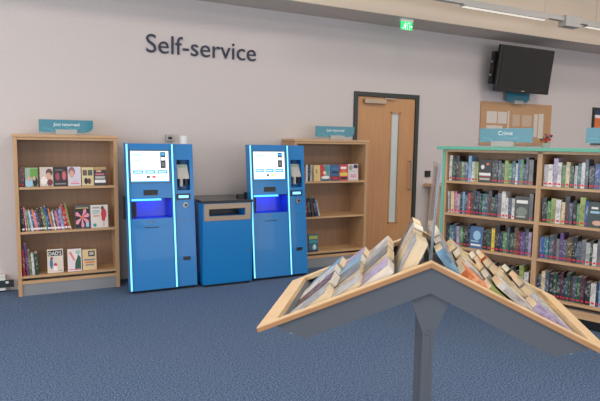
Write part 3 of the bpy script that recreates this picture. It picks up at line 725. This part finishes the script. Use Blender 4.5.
# exit sign under the soffit
t = thing('exit_sign', (4.16, -.44, 2.951), 'small lit green running man exit sign under the soffit', 'sign')
MB().box(-.09, .09, -.015, .015, -.035, 0, M_WHITEPL).build('sign_housing', t)
MB().box(-.085, .085, -.004, .004, -.128, -.035, M_EXIT).build('sign_panel', t)
m = MB()   # running figure, arrow and doorway
y = -.0046
def bar(x0, z0, x1, z1, wd=.005):
    d = Vector((x1-x0, 0, z1-z0)).normalized(); n = Vector((-d.z, 0, d.x))*wd
    a = Vector((x0, y, z0)); b = Vector((x1, y, z1)); th = Vector((0, .0006, 0))
    m.hexa([a-n, b-n, b-n+th, a-n+th, a+n, b+n, b+n+th, a+n+th], M_EXITW)
m.tube((-.018, y, -.055), (-.018, y+.0006, -.055), .007, M_EXITW, 12)
bar(-.02, -.064, -.028, -.09); bar(-.028, -.09, -.012, -.105, .004); bar(-.012, -.105, -.016, -.125, .004); bar(-.028, -.09, -.045, -.112, .004); bar(-.045, -.112, -.062, -.112, .004)
bar(-.022, -.068, -.004, -.082, .003); bar(-.022, -.068, -.044, -.076, .003)
bar(.012, -.05, .012, -.13, .002); bar(.045, -.05, .045, -.13, .002); bar(.012, -.05, .045, -.05, .002)
bar(.055, -.09, .077, -.09, .003); bar(.066, -.08, .077, -.09, .003); bar(.066, -.1, .077, -.09, .003)
m.build('running_man_symbol', t)

# light trunking rail along the fascia
ty, tz = -.95, 3.04
t = thing('linear_light_rail', (6.4, ty, tz), 'long pale grey lighting rail with a junction box, hanging in front of the ceiling fascia', 'light')
MB().box(-3.6, 4.2, -.03, .03, .02, .075, M_LGREY).build('rail', t)
for a, b in ((-1.85, -.46), (.3, 2.6)):
    l = MB().box(a, b, -.035, .035, .0, .02, M_LGREY).build('lamp_housing', t)
    MB().box(a+.02, b-.02, -.012, .03, -.006, 0, mat('rail_lamp', (255, 250, 240), .5, emit=(255, 246, 232), es=.65)).build('lamp_diffuser', l)
MB().box(-.16, .12, -.06, .06, -.045, .09, M_LGREY).build('junction_box', t, bevel=.004)
for a in (-3.2, -.5, .5, 3.8): MB().tube((a, 0, .075), (a, 0, CZ-tz), .003, M_LGREY, 8).build('suspension_rod', t)

# ------------------------------------------------------------------ gable display stand
N = Vector((1.0538, -4.6485, 1.12)); TH_ = -.643; SS = .739   # the drawing below is in units of 1/SS
av = Vector((math.cos(TH_), math.sin(TH_), 0)); bv = Vector((-math.sin(TH_), math.cos(TH_), 0)); zv = Vector((0, 0, 1))
M_TRAY = mat('tray_grey', (172, 176, 182), .5)
ds = thing('book_display_stand', (N.x, N.y, 0), 'gable shaped double tray book display stand with beech rims on a grey post', 'display stand', rz=TH_)
Wd = .817
FL = -.074        # tray floor below the rim plane
def tray(sg, L, label):
    """local stand coordinates: x along a, y along b, z up from the floor"""
    sd = Vector((sg*L, 0, -.321)).normalized(); ln = math.sqrt(L*L+.321**2)
    nrm = Vector((-sd.z*sg, 0, abs(sd.x)))*1.0; nrm = Vector((.321*sg, 0, L)).normalized()
    o = Vector((0, 0, 1.0))
    P = lambda s_, b_, n_: tuple(o+sd*s_+Vector((0, b_, 0))+nrm*n_)
    def bx(m, s0, s1, b0, b1, n0, n1, mt):
        m.hexa([P(s0, b0, n0), P(s1, b0, n0), P(s1, b1, n0), P(s0, b1, n0), P(s0, b0, n1), P(s1, b0, n1), P(s1, b1, n1), P(s0, b1, n1)], mt)
        return m
    rw, th, re = .056, .021, .088
    ms = .0
    # ridge end of each member is cut plumb so the two trays meet
    def bar_(m, b0, b1, n0, n1, s1, mt):
        k = .321/L   # plumb cut: shift along s with depth

        m.hexa([P(cut(n0), b0, n0), P(s1, b0, n0), P(s1, b1, n0), P(cut(n0), b1, n0),
                P(cut(n1), b0, n1), P(s1, b0, n1), P(s1, b1, n1), P(cut(n1), b1, n1)], mt)
    def cut(n): return -n*(.321/L)      # where the tray meets the plumb plane x=0
    for b0_, b1_, e_ in ((0, .035, -.0012), (Wd-rw, Wd, Wd)):
        part = MB(); bar_(part, b0_, b1_, -th, 0, ln-re, M_RIM); bar_(part, e_, e_+.0012, -th, -.004, ln, M_RIMEDGE); part.build('side_rim', ds)
    m = bx(MB(), ln-re, ln, 0, Wd, -th, 0, M_RIM); bx(m, ln, ln+.0012, 0, Wd, -th, -.004, M_RIMEDGE); m.build('end_rim', ds)
    t = MB(); bx(t, .0, ln-.122, .02, Wd-.02, FL-.006, FL, M_TRAY)
    t.build('tray_floor', ds)
    lin_ = MB()   # wooden liners inside the tray
    lin_.hexa([P(ln-.128, .02, FL), P(ln-.122, .02, FL), P(ln-.122, Wd-.02, FL), P(ln-.128, Wd-.02, FL), P(ln-re-.006, .02, -th), P(ln-re, .02, -th), P(ln-re, Wd-.02, -th), P(ln-re-.006, Wd-.02, -th)], M_GREYMET)
    lin_.build('tray_liner', ds)
    # grey metal skirt: long sides and a raked end
    e0, e1 = ln-.075, ln-.175
    dep = -.118
    for b0, b1 in ((.012, .02), (Wd-.02, Wd-.012)):
        m = MB()
        m.hexa([P(cut(dep), b0, dep), P(e1, b0, dep), P(e1, b1, dep), P(cut(dep), b1, dep), P(cut(-th), b0, -th), P(e0, b0, -th), P(e0, b1, -th), P(cut(-th), b1, -th)], M_GREYMET)
        s_ = m.build('metal_skirt', ds); s_['label'] = 'slate grey metal side skirt'
    m = MB(); m.hexa([P(e1-.006, .02, dep), P(e1, .02, dep), P(e1, Wd-.02, dep), P(e1-.006, Wd-.02, dep), P(e0-.006, .02, -th), P(e0, .02, -th), P(e0, Wd-.02, -th), P(e0-.006, Wd-.02, -th)], M_GREYMET)
    m.build('end_skirt', ds)
    return sd, nrm
sdR, nR = tray(1, .686, '')
sdL, nL = tray(-1, .71, '')
FZ = 1-1.12/SS   # the floor in drawing units
# gusset, post, base
m = MB().prism([(-.022, .695), (.022, .695), (.078, .84), (.07, .9), (0, .93), (-.07, .9), (-.078, .84)], lambda a, b, h: (a, h, b), .03, .045, M_GREYMET)
m.build('gusset_plate', ds)
MB().prism([(-.022, .695), (.022, .695), (.078, .84), (.07, .9), (0, .93), (-.07, .9), (-.078, .84)], lambda a, b, h: (a, h, b), Wd-.045, Wd-.03, M_GREYMET).build('gusset_plate', ds)
for b0 in (.038, Wd-.062):
    MB().box(-.022, .022, b0, b0+.024, FZ+.02, .72, M_GREYMET).box(-.005, .005, b0-.002, b0, FZ+.02, .69, M_GREYMET).build('post', ds, bevel=.002)
MB().box(-.3, .3, .02, .08, FZ, FZ+.02, M_GREYMET).box(-.3, .3, Wd-.08, Wd-.02, FZ, FZ+.02, M_GREYMET).box(-.03, .03, .08, Wd-.08, FZ, FZ+.02, M_GREYMET).build('base_frame', ds)
MB().tube((.0, .03, .71), (0, .026, .71), .005, M_CHROME, 10).build('bolt', ds)
# header panel: clear acrylic sign on the ridge, leaning very slightly
b0, b1, z0, z1, th = .08, .42, .93, 1.385, .006
def sheet(b0, b1, z0, z1, x0, x1, mt, m=None):
    f = lambda z: (z-.93)/.45*.024-.003
    m = m or MB()
    return m.hexa([(x0+f(z0), b0, z0), (x1+f(z0), b0, z0), (x1+f(z0), b1, z0), (x0+f(z0), b1, z0), (x0+f(z1), b0, z1), (x1+f(z1), b0, z1), (x1+f(z1), b1, z1), (x0+f(z1), b1, z1)], mt)
hpo = sheet(b0, b1, z0, z1, -th/2, th/2, M_ACR).build('header_panel', ds); hpo['label'] = 'clear acrylic header panel standing on the ridge'
sheet(b0+.05, b1-.04, z0+.15, z1-.02, th/2, th/2+.0015, c('poster_tan', 176, 140, 128)).build('poster_insert', hpo)
sheet(b0, b0+.008, z0, z1, -th/2-.002, th/2+.002, mat('acrylic_edge', (146, 158, 168), .2), None).build('panel_edge', hpo)
sheet(b0, b1, z0, z0+.08, -th/2-.0045, -th/2, mat('bracket_grey', (140, 148, 156), .4)).build('panel_bracket', hpo)

SM = Matrix.Translation((0, 0, 1.12-SS)) @ Matrix.Scale(SS, 4)
def rescale(o):
    for q in o.children:
        q.data.transform(SM); rescale(q)
        for md in q.modifiers: md.width *= SS
bpy.context.view_layer.update()
rescale(ds)
# books lying fanned in the trays
random.seed(21)
def tray_book(side, s_head, b0, w_, h_, t, phi, dn, cname, label, group):
    sd, nr = (sdR, nR) if side == 'R' else (sdL, nL)
    Mx = Matrix.Translation((N.x, N.y, 0)) @ Matrix.Rotation(TH_, 4, 'Z')
    ph = R(phi)
    FLR = FL*SS
    up = (-sd*math.cos(ph)+nr*math.sin(ph))               # foot to head
    zn = (sd*math.sin(ph)+nr*math.cos(ph))                # front cover normal
    foot_n = FLR+.0008
    # foot corner: on the tray floor, h_ down the book from the head
    foot = Vector((0, b0, 1.12))+sd*(s_head+h_*math.cos(ph))+nr*foot_n+zn*dn
    if side == 'R': X = Vector((0, 1, 0)); o = foot
    else: X = Vector((0, -1, 0)); o = foot+Vector((0, w_, 0))
    t_ = thing('paperback_book', (0, 0, 0), label, 'book', group)
    t_.matrix_basis = Mx @ axes(o, X, up, zn)
    cm = cov(cname); b = .0014
    m = MB(); m.box(0, w_, 0, h_, 0, b, cm).box(0, w_, 0, h_, t-b, t, cm).box(0, b, 0, h_, b, t-b, cm)
    m.build('cover', t_)
    pg = MB().box(b, w_-.0015, .0015, h_-.001, b, t-b, random.choice((M_PAGES, M_PAGES, M_PAGES2))).build('page_block', t_)
    pg['label'] = 'cream page block'
    return t_
rowname = ['ridge row', 'second row', 'third row', 'lowest row']
spec = [
 ('R', 0, .005, 30, 0, ['light blue', 'pale grey', 'white', 'cream', 'grey'], .026),
 ('R', 1, .095, 18, 0, ['orange', 'white', 'cream', 'pale grey', 'cream'], .028),
 ('R', 2, .189, 18, 0, ['lime', 'white', 'cream', 'red', 'pale grey'], .0215),
 ('R', 2, .195, 18, 1, ['white', 'cream', 'pale grey', 'orange', 'lime'], .0215),
 ('R', 3, .312, 17, 0, ['pale grey', 'white', 'grey', 'dark green', 'cream'], .0215),
 ('R', 3, .318, 17, 1, ['lilac', 'white', 'pale grey', 'cream', 'dark green'], .0215),
 ('L', 0, -.006, 41, 0, ['pale grey', 'cream', 'white', 'brown'], .040),
 ('L', 1, .112, 20, 0, ['lilac', 'grey', 'pale grey', 'white'], .036),
 ('L', 2, .225, 15.5, 0, ['pale grey', 'grey', 'light blue', 'lilac'], .033),
 ('L', 3, .325, 19, 0, ['pale grey', 'maroon', 'white', 'light blue'], .033),
]
order = {5: ['nearest', 'second from near', 'middle one', 'second from far end', 'farthest'], 4: ['nearest', 'second from near end', 'second from far end', 'farthest']}
side_n = {'R': 'right', 'L': 'left'}
for side, row, s_h, phi, lay, cs, tt in spec:
    n = len(cs); y = .034; wb = (.56-.034)/n
    for k, q in enumerate(cs):
        w_ = wb-random.uniform(.002, .008); h_ = random.uniform(.176, .198) if k else .19
        t = tt*random.uniform(.85, 1.0)
        if row == 0: h_ = (.156 if side == 'R' else .146)+random.uniform(-.004, .004)
        if row == 0 and k and side == 'R': phi_0 = 5
        else: phi_0 = 0
        if row == 3: h_ = random.uniform(.16, .168)
        if k == 0 and row: phi_ = phi-3
        else: phi_ = phi+phi_0+random.uniform(-.5, 1)
        dn = 0 if not lay else tt*1.02
        tray_book(side, s_h+random.uniform(-.006, .006)+(.19-h_)*(.3 if row in (1, 2) else 0), y, w_, h_, t, phi_, dn, q,
                  '%s paperback%s, %s in the %s of the %s tray' % (q, ' on top' if lay else '', order[n][k], rowname[row], side_n[side]), 'paperbacks fanned in the display stand')
        y += wb

# ------------------------------------------------------------------ lights
def area(name, loc, rot, sx, sy, e, col):
    l = bpy.data.lights.new(name, 'AREA'); l.shape = 'RECTANGLE'; l.size = sx; l.size_y = sy; l.energy = e; l.color = col
    o = bpy.data.objects.new(name, l); COL.objects.link(o); o.location = loc; o.rotation_euler = rot
    return o
area('window_daylight_left', (LX+.05, -3.4, 1.55), (0, R(-90), 0), 2.3, 4.3, 145, (.93, .97, 1))
for x in (-.4, 4.4, 8.7):
    area('window_daylight_front', (x, FY+.05, 1.55), (R(90), 0, 0), 3.8, 2.3, 74, (.98, .98, 1))
def ceiling_fill(x, y, first=[None]):  # unseen panels, added to light the room from above
    t = thing('added_light_panel', (x, y, CZ), 'unseen white square light panel added on the high ceiling to light the room', 'light', 'added ceiling light panels')
    MB().box(-.6, .6, -.6, .6, -.05, -.001, M_WHITEPL).build('fill_frame', t)
    o = area('fill_lamp', (0, 0, -.07), (0, 0, 0), 1.1, 1.1, 34, (1, .88, .76)); o.parent = t
    MB().box(-.56, .56, -.56, .56, -.055, -.05, M_FILL).build('fill_diffuser', t)
for x in (-.8, 2.6, 6, 9.2):
    for y in (-3, -6.2): ceiling_fill(x, y)

wd = bpy.data.worlds.new('World'); sc.world = wd; wd.use_nodes = True
wd.node_tree.nodes['Background'].inputs[0].default_value = (.8, .88, 1, 1)
wd.node_tree.nodes['Background'].inputs[1].default_value = .6

# ------------------------------------------------------------------ camera
cam = bpy.data.cameras.new('camera'); co = bpy.data.objects.new('camera', cam); COL.objects.link(co)
f_px, yaw, pit, rol = 545.841, R(26.997), R(6.0489), R(.8501)
fwv = Vector((math.sin(yaw)*math.cos(pit), math.cos(yaw)*math.cos(pit), -math.sin(pit)))
ri = Vector((math.cos(yaw), -math.sin(yaw), 0)); up = ri.cross(fwv)
r2 = ri*math.cos(rol)+up*math.sin(rol); u2_ = -ri*math.sin(rol)+up*math.cos(rol)
co.matrix_world = axes((0, -5.8645, 1.4597), r2, u2_, -fwv)
cam.sensor_width = 36; cam.lens = f_px*36/600; cam.clip_start = .05
sc.camera = co
sc.view_settings.view_transform = 'Standard'; sc.view_settings.look = 'None'
sc.view_settings.exposure = 0; sc.view_settings.gamma = 1; sc.view_settings.use_curve_mapping = False
